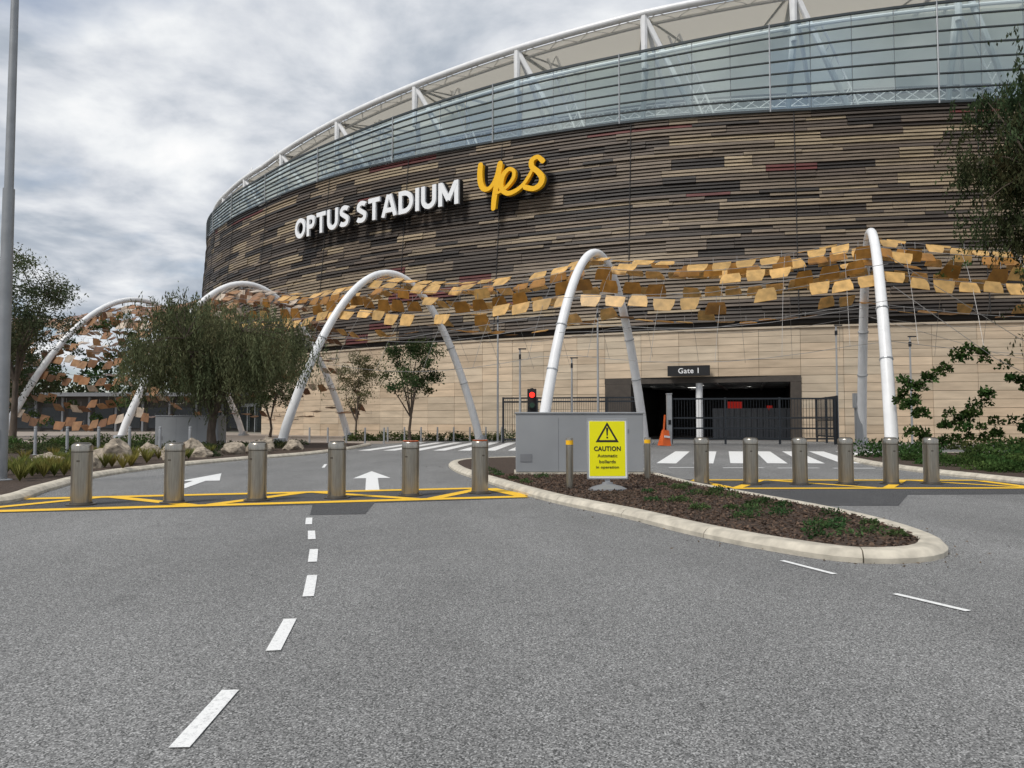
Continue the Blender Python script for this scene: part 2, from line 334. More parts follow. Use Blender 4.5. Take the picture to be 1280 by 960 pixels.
# ------------------------------------------------------------ bollards
def bollard(x,y,z=0.0,h=1.08,r=.172,led=False):
    e=empty('bollard',(x,y,z)); mb=MB()
    mb.lathe((0,0,0),[(r,0),(r,h-.15),(r-.008,h-.147),(r-.008,h-.135),(r,h-.132),(r,h-.035),(r-.012,h-.012),(r-.03,h)],36)
    mb.build('post',M['steel'],e,True)
    mb=MB(); mb.lathe((0,0,0),[(r+.07,.0),(r+.07,.02),(r+.015,.024),(r+.012,.05),(r-.01,.05)],36); mb.build('ground_ring',M['steelcap'],e,True)
    mb=MB(); mb.lathe((0,0,0),[(r+.002,h-.146),(r+.002,h-.134)],36); mb.build('groove_band',M['steelcap'],e,True)
    mb=MB(); mb.lathe((0,0,0),[(r-.03,h-.005),(r-.035,h+.012),(r-.07,h+.02)],28); mb.build('cap',M['steelcap'],e,True)
    if led:
        mb=MB(); mb.lathe((0,0,0),[(r-.02,h+.002),(r-.01,h+.012),(r-.03,h+.016)],28); mb.build('reflector_ring',M['orange'],e,True)
    mb=MB(); mb.box((0,-r-.003,h-.3),(.05,.01,.03)); mb.build('key_plate',M['steelcap'],e)
    e.rotation_euler=(random.uniform(-.006,.006),random.uniform(-.006,.006),random.uniform(-.5,.5))
for i,p in enumerate([(-7.65,13.72),(-6.15,14.05),(-4.77,14.45),(-3.38,14.9),(-2.03,15.4),(-.66,15.9)]): bollard(*p,.01,led=(i in(4,5)))
for p in [(4.45,18.1),(5.6,18.1),(6.76,18.1),(7.88,18.2),(8.94,18.2),(9.95,18.3)]: bollard(*p,.01)
def guide_post(x,y,h=1.05):
    e=empty('guide_post',(x,y,.1)); mb=MB(); mb.lathe((0,0,0),[(.075,0),(.075,h-.14)],18); mb.lathe((0,0,0),[(.075,h-.05),(.07,h-.01),(.05,h)],18); mb.build('post',M['steel'],e,True)
    mb=MB(); mb.lathe((0,0,0),[(.077,h-.14),(.077,h-.05)],18); mb.build('yellow_band',M['lety'],e,True)
guide_post(1.18,15.8); guide_post(3.25,18.5,1.0)
def slim(x,y,z=.0,h=1.05):
    mb=MB(); mb.lathe((0,0,0),[(.11,0),(.11,.02),(.06,.03),(.06,h-.12),(.05,h-.11),(.05,h-.08),(.06,h-.07),(.06,h-.01),(.045,h)],14); mb.build('slim_bollard',M['galv'],None,True,(x,y,z))
for i in range(9): slim(-8.8+i*1.15,54.5+i*.25)
for i in range(7): slim(-20.5+i*1.15,31+i*.25,.11,1.15)
for i in range(5): slim(-8.4-i*1.3,50.5+i*.3)

# ------------------------------------------------------------ cabinets
def cabinet(x0,x1,y,d,h,z=.1,nd=3,rot=0):
    w=x1-x0; e=empty('utility_cabinet',((x0+x1)/2,y+d/2,z)); e.rotation_euler=(0,0,rot)
    mb=MB(); mb.box((0,0,h/2+.04),(w,d,h-.08)); o=mb.build('body',M['grey'],e); bv=o.modifiers.new('b','BEVEL'); bv.width=.015; bv.segments=2
    mb=MB(); mb.box((0,0,h+.02),(w+.05,d+.05,.045)); o=mb.build('lid',M['grey'],e); bv=o.modifiers.new('b','BEVEL'); bv.width=.01
    mb=MB(); mb.box((0,0,.035),(w+.08,d+.08,.07)); mb.build('plinth',M['kerb'],e)
    mb=MB()
    for i in range(1,nd): mb.box((-w/2+i*w/nd,-d/2-.001,h/2),(.012,.006,h-.2))
    mb.build('door_joint',M['greyd'],e)
    mb=MB()
    mb.box((w*.36,-d/2-.006,h*.72),(.16,.012,.1)); mb.box((-w*.42,-d/2-.006,h*.28),(.3,.01,.2))
    for k in range(5): mb.box((-w/2-.004,0,h*.3+k*.06),(.01,d*.5,.018))
    mb.build('vent',M['greyd'],e)
cabinet(.1,3.4,19.9,1.1,1.58,.1,3)
cabinet(-19.3,-15.9,41.6,1.2,1.65,.1,3)
def textmesh(txt,size=1,offset=0,ext=.01,align='CENTER'):
    c=bpy.data.curves.new('t','FONT'); c.body=txt; c.size=size; c.offset=offset; c.extrude=ext; c.align_x=align; c.align_y='CENTER'; c.resolution_u=4; c.space_character=1.06
    o=bpy.data.objects.new('t',c); S.collection.objects.link(o); dg=bpy.context.evaluated_depsgraph_get()
    me=bpy.data.meshes.new_from_object(o.evaluated_get(dg)); bpy.data.objects.remove(o); return me
def fit(me,w,h):
    co=np.empty(len(me.vertices)*3); me.vertices.foreach_get('co',co); co=co.reshape(-1,3)
    mn,mxx=co.min(0),co.max(0); co[:,0]=(co[:,0]-(mn[0]+mxx[0])/2)*(w/(mxx[0]-mn[0]))
    if h: co[:,1]=(co[:,1]-(mn[1]+mxx[1])/2)*(h/(mxx[1]-mn[1]))
    return co
def flattext(name,txt,w,h,loc,m,parent,offset=.02):
    me=textmesh(txt,1,offset,.002); co=fit(me,w,h); co=np.stack([co[:,0],-co[:,2],co[:,1]],1)
    me.vertices.foreach_set('co',co.ravel()); me.materials.clear(); me.materials.append(m); o=bpy.data.objects.new(name,me); S.collection.objects.link(o); o.parent=parent; o.location=loc
e=empty('caution_sign',(1.92,15.5,.11)); e.rotation_euler=(math.radians(-2),0,math.radians(2))
mb=MB(); mb.box((0,0,.83),(.78,.02,1.16)); mb.build('panel_edge',M['sigw'],e)
mb=MB(); mb.box((0,-.013,.83),(.72,.006,1.1)); mb.build('panel',M['signy'],e)
def tri(s,z): return [Vector((-s/2,-.0,z-s*.43)),Vector((s/2,0,z-s*.43)),Vector((0,0,z+s*.43))]
mb=MB()
o=tri(.47,1.16); i=tri(.335,1.145)
for a in range(3):
    b=(a+1)%3; mb.quad(*(Vector((p.x,-.0185,p.z)) for p in (o[a],o[b],i[b],i[a])))
mb.quad((-.012,-.0185,1.09),(.012,-.0185,1.09),(.022,-.0185,1.25),(-.022,-.0185,1.25)); mb.quad((-.017,-.0185,1.035),(.017,-.0185,1.035),(.017,-.0185,1.07),(-.017,-.0185,1.07))
mb.build('warning_triangle',M['black'],e)
flattext('caution_text','CAUTION',.54,.095,(0,-.02,.83),M['black'],e,.025)
for k,(t,w) in enumerate((('Automatic',.4),('bollards',.33),('in operation',.46))): flattext('small_text',t,w,.066,(0,-.02,.69-k*.12),M['black'],e,.012)
mb=MB(); mb.box((0,.012,.13),(.1,.03,.3)); mb.box((-.4,.0,.83),(.025,.05,1.2)); mb.box((.4,.0,.83),(.025,.05,1.2)); mb.box((0,0,.235),(.82,.05,.03)); mb.box((0,0,1.425),(.82,.05,.03)); mb.build('frame',M['galv'],e)
mb=MB(); mb.lathe((0,0,0),[(.40,0),(.39,.03),(.28,.08),(.12,.12),(.1,.16)],28); ob=mb.build('rubber_base',M['greyd'],e,True); ob.scale=(1,.7,1)

# ------------------------------------------------------------ stadium
C=(50.8,160.4)
def P(phi,r,z):
    a=math.radians(phi); return Vector((C[0]+r*math.sin(a),C[1]-r*math.cos(a),z))
def itp(t):
    xs=[q[0] for q in t]; ys=[q[1] for q in t]; return lambda p: float(np.interp(p,xs,ys))
zb=itp([(-120,31),(-67,30),(-58,28),(-50,27.3),(-40,27),(-28,26.2),(-22,25.9),(-15,25.1),(-8,24.7),(20,24.2)])
zg=itp([(-120,33),(-67,32.3),(-58,30.9),(-50,30.4),(-40,30.7),(-28,31.5),(-22,31.6),(-15,32.1),(-8,32.4),(20,32.6)])
zr=itp([(-120,34.6),(-67,34.1),(-58,32.9),(-50,32.5),(-40,33.6),(-34,34.2),(-28,34.8),(-22,35.3),(-8,35.8),(20,36)])
st=empty('sports_stadium'); PH0,PH1=-105,22
mb=MB(); NR=58
pal=[((.055,.044,.036),22),((.092,.071,.055),20),((.15,.117,.086),18),((.215,.168,.115),14),((.275,.215,.14),8),((.105,.03,.027),3.6),((.030,.025,.022),13)]
def pick(ph):
    k=min(1,max(0,(ph+60)/55)); ws=[w*(1+1.0*k if i in(2,3,4) else 1.25-.55*k) for i,(c,w) in enumerate(pal)]
    t=random.uniform(0,sum(ws))
    for (c,_),w in zip(pal,ws):
        t-=w
        if t<=0: return c
    return pal[0][0]
row=0
def rad(t): return 108.25-1.5*t
while row<NR:
    g=random.choice((1,1,1,2,2,3)); ph=PH0+random.uniform(0,3)
    while ph<PH1:
        ln=random.choice((random.uniform(.8,2.5),random.uniform(2,6.5))); p1=min(PH1,ph+ln); col=pick(ph); out=random.uniform(0,.10)
        for r in range(row,min(row+g,NR)):
            f=random.uniform(.82,1.18); cc=tuple(c*f for c in col); t0=r/NR; t1=(r+.8)/NR; ns=max(1,int((p1-ph)/1.3)); o2=out+random.uniform(0,.04)
            a0=ph+.006; a1=p1-.006
            for k in range(ns):
                q0=a0+(a1-a0)*k/ns; q1=a0+(a1-a0)*(k+1)/ns; V=[]
                for q in (q0,q1):
                    z0=9.0+(zb(q)-9.0)*t0; z1=9.0+(zb(q)-9.0)*t1
                    V.append((P(q,rad(t0)+o2+.07,z0),P(q,rad(t1)+o2-.03,z1),P(q,rad(t1)-.2,z1),P(q,rad(t0)-.2,z0)))
                A_,B_=V
                mb.quad(A_[0],B_[0],B_[1],A_[1],cc); mb.quad(A_[1],B_[1],B_[2],A_[2],cc); mb.quad(A_[3],B_[3],B_[0],A_[0],cc)
                if k==0: mb.quad(A_[3],A_[0],A_[1],A_[2],cc)
                if k==ns-1: mb.quad(B_[0],B_[3],B_[2],B_[1],cc)
        ph=p1
    row+=g
mb.build('cladding_planks',M['plank'],st,useCol=True)
mb=MB()
for k in range(PH1-PH0):
    a,b=PH0+k,PH0+k+1
    mb.quad(P(a,108.05,8.7),P(b,108.05,8.7),P(b,106.55,zb(b)),P(a,106.55,zb(a)))
    mb.quad(P(a,107.0,8.0),P(b,107.0,8.0),P(b,108.05,8.7),P(a,108.05,8.7))
    mb.quad(P(a,106.55,zb(a)),P(b,106.55,zb(b)),P(b,92,zb(b)-.3),P(a,92,zb(a)-.3))
mb.build('cladding_backing',mat('backing_black',(.014,.013,.013),.8),st)
mb=MB()
for q in (-60.3,-54.2,-48.1,-40.9,-34.6,-28.9,-22.6,-15.9,-9.2,-2,5):
    mb.tube([P(q,rad(t)+.14,9+(zb(q)-9)*t) for t in (0,.25,.5,.75,1)],.035,5)
mb.build('cladding_seams',M['dark'],st)
NG=7; gb=MB(); mu=MB(); mv=MB(); ph=PH0; ct=0
while ph<PH1-.1:
    q0,q1=ph,ph+1.575
    for r in range(NG):
        a0=zb(q0)+(zg(q0)-zb(q0))*(r/NG); a1=zb(q0)+(zg(q0)-zb(q0))*((r+1)/NG); b0=zb(q1)+(zg(q1)-zb(q1))*(r/NG); b1=zb(q1)+(zg(q1)-zb(q1))*((r+1)/NG)
        j=random.uniform(-.03,.03); j2=random.uniform(-.02,.02)
        gb.quad(P(q0+.01,106.94+j2,a0+.03),P(q1-.01,106.94+j+j2,b0+.03),P(q1-.01,106.92+j,b1-.03),P(q0+.01,106.92,a1-.03))
    for r in range(NG+1):
        f=r/NG; za=zb(q0)+(zg(q0)-zb(q0))*f; zc=zb(q1)+(zg(q1)-zb(q1))*f; t=.045 if r not in (0,NG) else .09
        mu.hexa([P(q0,106.86,za-t),P(q0,107.02,za-t),P(q1,107.02,zc-t),P(q1,106.86,zc-t),P(q0,106.86,za+t),P(q0,107.02,za+t),P(q1,107.02,zc+t),P(q1,106.86,zc+t)])
    if ct%4==0: mv.tube([P(q0,107.02,zb(q0)-.1),P(q0,106.98,zg(q0)+.15)],.06,5)
    else: mv.tube([P(q0,106.85,zb(q0)),P(q0,106.8,zg(q0))],.035,4)
    ph=q1; ct+=1
gb.build('glass_band',M['glass'],st); mu.build('glass_mullions',M['mull'],st); mv.build('glass_posts',M['galv'],st)
iw=MB(); rf=MB(); fl=MB()
for k in range(PH1-PH0):
    a,b=PH0+k,PH0+k+1
    iw.quad(P(a,99,zb(a)-.3),P(b,99,zb(b)-.3),P(b,97,zr(b)+2.0),P(a,97,zr(a)+2.0))
    rf.quad(P(a,105.6,zr(a)-.25),P(b,105.6,zr(b)-.25),P(b,74,zr(b)+3.5),P(a,74,zr(a)+3.5))
    fl.quad(P(a,99.3,zb(a)+.0),P(b,99.3,zb(b)+.0),P(b,99.3,zb(b)+1.1),P(a,99.3,zb(a)+1.1))
    fl.hexa([P(a,99.3,zb(a)+4.2),P(b,99.3,zb(b)+4.2),P(b,98.6,zb(b)+4.2),P(a,98.6,zb(a)+4.2),P(a,99.3,zb(a)+4.5),P(b,99.3,zb(b)+4.5),P(b,98.6,zb(b)+4.5),P(a,98.6,zb(a)+4.5)])
iw.build('stand_back_wall',M['inner'],st); rf.build('fabric_roof',M['fabric'],st); fl.build('balustrade',M['greyd'],st)
sp=MB(); phs=[PH0+.5*i for i in range(int((PH1-PH0)*2)+1)]
sp.tube([P(q,105.9,zr(q)) for q in phs],.3,10); sp.tube([P(q,104.4,zr(q)-.2) for q in phs],.16,8)
sp.tube([P(q,105.7,zg(q)+.16) for q in phs],.15,8)
q=-22.1-6.3*13
tr=MB()
while q<PH1:
    top=P(q,105.8,zr(q)-.1)
    sp.tube([P(q,105.9,zg(q)-1.0),top],[.22,.34],8)
    sp.tube([P(q-.25,104.6,zb(q)+.3),P(q,105.5,zg(q)-.5)],[.2,.3],8)
    sp.tube([top,P(q+2.3,104.8,zb(q+2.3)+.2)],.24,8)
    sp.tube([top,P(q+1.1,101.5,zb(q+1.1)+.2)],.18,8)
    sp.tube([top,P(q,76,zr(q)+2.9)],.22,8); sp.tube([top,P(q+3.15,88,zr(q)+1.6)],.14,6); sp.tube([top,P(q-3.15,88,zr(q)+1.6)],.14,6)
    for s in range(9):
        qa=q+s*.7; qb=q+(s+1)*.7; za=zb(qa)+2.4; zc=zb(qb)+2.4
        tr.tube([P(qa,101.5,za),P(qb,101.5,zc+.9)],.06,5); tr.tube([P(qa,101.5,za+.9),P(qb,101.5,zc)],.06,5); tr.tube([P(qa,101.5,za),P(qb,101.5,zc)],.09,5); tr.tube([P(qa,101.5,za+.9),P(qb,101.5,zc+.9)],.09,5)
    for s in range(9):
        f=s/9; f2=(s+1)/9
        tr.tube([P(q+2.6-1.8*f,102.6,zb(q)+.3+8.5*f),P(q+3.1-1.8*f2,102.6,zb(q)+.3+8.5*f2)],.05,5)
    tr.tube([P(q+2.6,102.6,zb(q)+.3),P(q+.8,102.6,zb(q)+8.8)],.1,6); tr.tube([P(q+3.1,102.6,zb(q)+.3),P(q+1.3,102.6,zb(q)+8.8)],.1,6)
    q+=6.3
q=-105
while q<PH1-2:
    sp.tube([P(q,105.8,zr(q)-.1),P(q+.787,104.4,zr(q+.787)-.2),P(q+1.575,105.8,zr(q+1.575)-.1)],.05,5); q+=1.575
sp.build('roof_steelwork',M['whitepipe'],st,True); tr.build('lattice_girder',M['whitepipe'],st)
W0=-46.0; GA,GB=-23.5,-15.9; mb=MB(); back=MB()
base=(.60,.485,.355)
rowsz=[0,1.2,2.4,3.6,4.8,6.0,7.15,8.25]
edges=[W0]
while edges[-1]<PH1:
    nx=edges[-1]+1.52
    for g in (GA,GB):
        if edges[-1]<g-.01 and nx>g-.5: nx=g; break
    edges.append(nx)
for k in range(len(edges)-1):
    a,b=edges[k],edges[k+1]
    for r in range(7):
        if a>=GA-.01 and b<=GB+.01 and r<4: continue
        f=random.uniform(.86,1.08); w=random.uniform(-.02,.02); cc=(base[0]*f+w,base[1]*f,base[2]*f-w*.5); g=.014; dg=math.degrees(.012/109)
        z0,z1=rowsz[r]+g,rowsz[r+1]-g; rr=109.0+random.uniform(0,.03); zm=(z0+z1)/2
        for (u,v2) in ((z0,zm-.012),(zm+.012,z1)):
            f2=random.uniform(.92,1.06); c2=tuple(x*f2 for x in cc)
            mb.hexa([P(a+dg,rr,u),P(b-dg,rr,u),P(b-dg,108.7,u),P(a+dg,108.7,u),P(a+dg,rr,v2),P(b-dg,rr,v2),P(b-dg,108.7,v2),P(a+dg,108.7,v2)],c2)
    for (lo_,hi_) in (((0,8.2),) if not(a>=GA-.01 and b<=GB+.01) else ((4.82,8.2),)):
        back.quad(P(a,108.9,lo_),P(b,108.9,lo_),P(b,108.9,hi_),P(a,108.9,hi_))
mb.build('limestone_wall_panels',M['wallp'],st,useCol=True)
back.build('wall_joints',mat('joint',(.15,.115,.09),.9),st)
mb=MB()
for k in range(int(PH1-W0)):
    a,b=W0+k,W0+k+1
    mb.hexa([P(a,109.12,8.25),P(b,109.12,8.25),P(b,106.9,8.25),P(a,106.9,8.25),P(a,109.12,8.4),P(b,109.12,8.4),P(b,106.9,8.4),P(a,106.9,8.4)],(.5,.42,.32))
mb.build('wall_coping',M['wallp'],st,useCol=True)
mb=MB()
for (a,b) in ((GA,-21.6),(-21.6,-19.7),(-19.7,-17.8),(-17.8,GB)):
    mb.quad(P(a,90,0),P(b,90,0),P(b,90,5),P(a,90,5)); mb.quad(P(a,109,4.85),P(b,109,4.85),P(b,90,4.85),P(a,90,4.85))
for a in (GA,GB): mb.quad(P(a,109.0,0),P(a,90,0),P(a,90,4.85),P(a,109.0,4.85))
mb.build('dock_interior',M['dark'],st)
mb=MB()
for (a,b) in ((GA,-19.7),(-19.7,GB)): mb.quad(P(a,109.3,.009),P(b,109.3,.009),P(b,90,.009),P(a,90,.009))
mb.build('dock_floor',mat('dock_concrete',(.2,.195,.19),.8,var=.2,scale=1),st)
mb=MB()
for (a,b) in ((GA,-22.4),(-16.3,GB)): mb.hexa([P(a+.02,109.1,0),P(b,109.1,0),P(b,108.2,0),P(a+.02,108.2,0),P(a+.02,109.1,4.34),P(b,109.1,4.34),P(b,108.2,4.34),P(a+.02,108.2,4.34)])
mb.hexa([P(GA,109.12,4.35),P(GB,109.12,4.35),P(GB,108.7,4.35),P(GA,108.7,4.35),P(GA,109.12,4.79),P(GB,109.12,4.79),P(GB,108.7,4.79),P(GA,108.7,4.79)])
mb.build('dock_frame',mat('brown_frame',(.07,.058,.048),.6),st)
mb=MB(); mb.tube([P(-19.7,108.6,0),P(-19.7,108.6,4.4)],.26,12); mb.build('dock_column',M['whitepipe'],st,True)
mb=MB()
for i,(q,r) in enumerate(((-21.5,104),(-20.6,98),(-18.8,104),(-17.6,99),(-18.3,94),(-21,93),(-22,99),(-17,104))):
    p=P(q,r,4.7); mb.box(tuple(p),(1.8,.12,.06),.2)
mb.build('dock_light_tubes',emis('tube_light',(1,.97,.9),3.0),st)
mb=MB()
for a in (-22.6,-21.2,-19.2,-17.2): mb.tube([P(a,107,4.5),P(a,91,4.5)],.12,6)
for r in (105,101,97,93): mb.hexa([P(GA,r,4.55),P(GB,r,4.55),P(GB,r-.3,4.55),P(GA,r-.3,4.55),P(GA,r,4.84),P(GB,r,4.84),P(GB,r-.3,4.84),P(GA,r-.3,4.84)])
mb.build('dock_services',M['greyd'],st)
mb=MB(); mb.box(tuple(P(-18.6,97,2.9)),(1.5,.06,.6),.3); mb.box(tuple(P(-16.9,99,2.6)),(.5,.06,.4),.3); mb.build('red_sign',emis('red_signboard',(.6,.03,.02),.3),st)
mb=MB()
for i in range(14):
    a=-19.4+i*.24; mb.hexa([P(a,104,0),P(a+.22,104,0),P(a+.22,103.9,0),P(a,103.9,0),P(a,104,2.5),P(a+.22,104,2.5),P(a+.22,103.9,2.5),P(a,103.9,2.5)])
mb.build('roller_door',M['greyd'],st)
ang=math.radians(-20); gp=P(-20.05,109.5,5.25)
ge=empty('gate_sign',tuple(gp)); ge.rotation_euler=(0,0,ang)
mb=MB(); mb.box((0,0,0),(3.1,.3,.76)); mb.build('panel',M['black'],ge); flattext('gate_text','Gate 1',1.5,.4,(-.0,-.158,0),M['sigw'],ge,.012)
mb=MB(); mb.box((-1,.35,0),(.08,.38,.08)); mb.box((1,.35,0),(.08,.38,.08)); mb.build('bracket',M['darkmetal'],ge)
mb=MB(); mg=MB(); mc=MB(); q=PH0
while q<W0:
    a,b=q,min(q+2,W0); mb.quad(P(a,103,0),P(b,103,0),P(b,103,8.3),P(a,103,8.3))
    mg.quad(P(a,103.2,.2),P(b,103.2,.2),P(b,103.2,3.4),P(a,103.2,3.4))
    mc.hexa([P(a,103.4,3.4),P(b,103.4,3.4),P(b,103.1,3.4),P(a,103.1,3.4),P(a,103.4,3.8),P(b,103.4,3.8),P(b,103.1,3.8),P(a,103.1,3.8)]); mc.tube([P(a,103.3,0),P(a,103.3,3.4)],.08,6)
    q+=2
mb.quad(P(W0,103,0),P(W0,109,0),P(W0,109,8.3),P(W0,103,8.3))
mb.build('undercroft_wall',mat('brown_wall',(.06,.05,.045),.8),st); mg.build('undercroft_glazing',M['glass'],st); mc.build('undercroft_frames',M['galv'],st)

# facade lettering: block capitals drawn as thick strokes in a unit-high cell
def arc(cx,cy,rx,ry,a0,a1,n=14): return [(cx+rx*math.cos(math.radians(a0+(a1-a0)*i/n)),cy+ry*math.sin(math.radians(a0+(a1-a0)*i/n))) for i in range(n+1)]
hw=.105
GL={'O':(.96,[arc(.48,.5,.375,.395,90,450,28)]),
 'P':(.72,[[(.105,0),(.105,1)],[(.15,.895),(.38,.895)]+arc(.38,.665,.225,.23,90,-90,12)+[(.15,.435)]]),
 'T':(.76,[[(.38,0),(.38,.8)],[(0,.895),(.76,.895)]]),
 'U':(.84,[[(.105,1),(.105,.42)]+arc(.42,.40,.315,.295,180,360,16)+[(.735,1)]]),
 'S':(.70,[[(.60,.80),(.52,.87)]+arc(.36,.70,.235,.195,70,200,8)+[(.20,.60),(.34,.52),(.50,.44)]+arc(.35,.30,.235,.195,20,-110,8)+[(.16,.12),(.07,.19)]]),
 'A':(.94,[[(.08,0),(.425,1)],[(.86,0),(.515,1)],[(.24,.30),(.70,.30)]]),
 'D':(.88,[[(.105,0),(.105,1)],[(.15,.895),(.34,.895)]+arc(.34,.5,.43,.395,90,-90,16)+[(.15,.105)]]),
 'I':(.21,[[(.105,0),(.105,1)]]),
 'M':(1.08,[[(.105,0),(.105,1)],[(.975,0),(.975,1)],[(.14,.93),(.54,.22)],[(.94,.93),(.54,.22)]])}
def letters(name,m,grow,r0,r1,parent,du=0,dz=0):
    txt='OPTUS STADIUM'; x=0; pos=[]
    for ch in txt:
        if ch==' ': x+=.42; continue
        pos.append((ch,x)); x+=GL[ch][0]+.13
    tot=x-.13; wx=22.9/tot; H=2.15; mb=MB(); n_=0
    for ch,x0 in pos:
        for si,s in enumerate(GL[ch][1]):
            e2=.006*si; L_=[];R2=[]; k=len(s); closed=(abs(s[0][0]-s[-1][0])<1e-6 and abs(s[0][1]-s[-1][1])<1e-6)
            for i,p in enumerate(s):
                if closed: a=s[(i-1)%(k-1)]; b=s[(i+1)%(k-1)] if i<k-1 else s[1]
                else: a=s[max(0,i-1)]; b=s[min(k-1,i+1)]
                t=Vector((b[0]-a[0],b[1]-a[1])).normalized(); n=Vector((-t.y,t.x)); w=hw+grow; px,py=p
                if grow and not closed and i in (0,k-1): px+=t.x*grow*(1 if i else -1); py+=t.y*grow*(1 if i else -1)
                L_.append((px+n.x*w,py+n.y*w)); R2.append((px-n.x*w,py-n.y*w))
            def Q(p,r):
                u=(x0+p[0]-tot/2)*wx+du; py=p[1]
                if not grow: py=min(1.01,max(-.01,py))
                return P(-36.85+math.degrees(u/108.2),r,21.8+(py-.5)*H+dz)
            for i in range(k-1):
                a,b,c,d=R2[i],R2[i+1],L_[i+1],L_[i]
                mb.hexa([Q(a,r0),Q(b,r0),Q(c,r0),Q(d,r0),Q(a,r1+e2),Q(b,r1+e2),Q(c,r1+e2),Q(d,r1+e2)])
    return mb.build(name,m,parent)
le=empty('stadium_lettering')
letters('letters',M['letw'],0,108.35,108.55,le); letters('letter_shade',M['black'],.03,107.9,108.34,le,.03,-.03)  # black enlarged copy behind the letters paints in their shadow side
mb=MB()
for z in (20.9,22.6):
    for k in range(12): mb.tube([P(-43+k,107.65,z),P(-42+k,107.65,z)],.06,5)
mb.build('rails',M['black'],le)
ye=empty('yes_lettering')
kx,ky=6.3/83,4.3/62
strokes=[([(604,203),(603,214),(604,226),(608,234),(615,235),(621,229),(626,219),(629,208)],[3.2,3.5,3.6,3.3,2.6,2.3,2.6,3.2]),
 ([(630,206),(627,222),(624,238),(622,250),(621,261)],[3.4,3.5,3.4,3.3,2.9]),
 ([(625,243),(633,240),(641,234),(647,226),(647,218),(641,215),(634,221),(631,231),(633,240),(640,245),(650,243),(659,237),(666,228),(671,219)],[1.4,1.8,2.1,2.2,2.2,2.5,3.0,3.3,3.1,2.9,2.6,2.2,2,1.8]),
 ([(683,212),(677,206),(670,209),(670,217),(677,224),(682,232),(680,240),(672,244),(662,241)],[3,2.6,3,3.2,3.2,3.4,3.2,3,3.2])]
def ribbons(name,m,grow,r0,r1,dz=0,du=0):
    mb=MB()
    for si,(pts,ws) in enumerate(strokes):
        PP=catmull([(p[0],p[1],w) for p,w in zip(pts,ws)],6); rows=[]; e2=.01*si
        for i,p in enumerate(PP):
            t=PP[min(i+1,len(PP)-1)]-PP[max(i-1,0)]; t=Vector((t.x,t.y)).normalized(); n=Vector((-t.y,t.x)); w=p.z+grow; rows.append(((p.x+n.x*w,p.y+n.y*w),(p.x-n.x*w,p.y-n.y*w)))
        def Q(q,r):
            u=(q[0]-641.5)*kx+du; v=-(q[1]-231)*ky+dz; return P(-28.05+math.degrees(u/108.3),r,21.85+v)
        for i in range(len(rows)-1):
            a,b=rows[i]; c,d=rows[i+1]
            mb.hexa([Q(a,r0),Q(c,r0),Q(d,r0),Q(b,r0),Q(a,r1+e2),Q(c,r1+e2),Q(d,r1+e2),Q(b,r1+e2)])
        for (p,w) in ((PP[0],PP[0].z+grow),(PP[-1],PP[-1].z+grow)):
            ring=[(p.x+w*math.cos(2*math.pi*j/14),p.y+w*math.sin(2*math.pi*j/14)) for j in range(14)]
            mb.poly([Q(x,r1+e2+.006) for x in ring])
    return mb.build(name,m,ye)
ribbons('script_letters',M['lety'],0,108.2,108.55); ribbons('script_backing',M['black'],.7,107.8,108.15,-.03,.05)

# ------------------------------------------------------------ arches and canopy
A=[((-54,66),(-43,88),12.5),((-39.9,60),(-27.2,78),12.4),((-28.6,56),(-14.4,68),12.6),((-14.0,46.5),(-2.3,56),11.4),((1.35,38),(8.3,48),10.95),((16.8,34),(21.8,48),11.6),((33,35),(37,50),12),((52,38),(53,52),12)]
for a,b,h in A[1:7]:
    e=empty('canopy_arch'); mb=MB(); pts=[]
    for i in range(41):
        t=i/40; s=4*t*(1-t); pts.append((a[0]+(b[0]-a[0])*t,a[1]+(b[1]-a[1])*t,h*max(s,1e-4)**.97-.2*(s<.01)))
    mb.tube(pts,[.23+.06*(1-4*t*(1-t)) for t in [i/40 for i in range(41)]],16); mb.build('arch_tube',M['whitepipe'],e,True)
    mb=MB()
    for p in (a,b): mb.lathe((p[0],p[1],0),[(.55,0),(.55,.12),(.4,.16),(.36,.45)],16)
    mb.build('base_plate',M['galv'],e,True)
    mb=MB()
    for i in range(11,30,2): mb.box((pts[i][0],pts[i][1],pts[i][2]-.3),(.08,.08,.3))
    for i in (4,7,33,36): mb.tube([Vector(pts[i])+(Vector(pts[i+1])-Vector(pts[i]))*.0,Vector(pts[i])+(Vector(pts[i+1])-Vector(pts[i])).normalized()*.06],.30,16)
    mb.build('brackets_and_flanges',M['galv'],e)
Pa=catmull([(x[0][0],x[0][1],x[2]) for x in A],20); Pb=catmull([(x[1][0],x[1][1],x[2]) for x in A],20)
def surf(u,t):
    i=min(int(u*20),len(Pa)-2); f=u*20-i; a=Pa[i].lerp(Pa[i+1],f); b=Pb[i].lerp(Pb[i+1],f)
    fr=u-math.floor(u); z=a.z*4*t*(1-t)-.35-.75*math.sin(math.pi*fr)
    return Vector((a.x+(b.x-a.x)*t,a.y+(b.y-a.y)*t,z))
ce=empty('shade_canopy'); mb=MB(); cb=MB()
u=.1; rows=[.26+.068*i for i in range(8)]
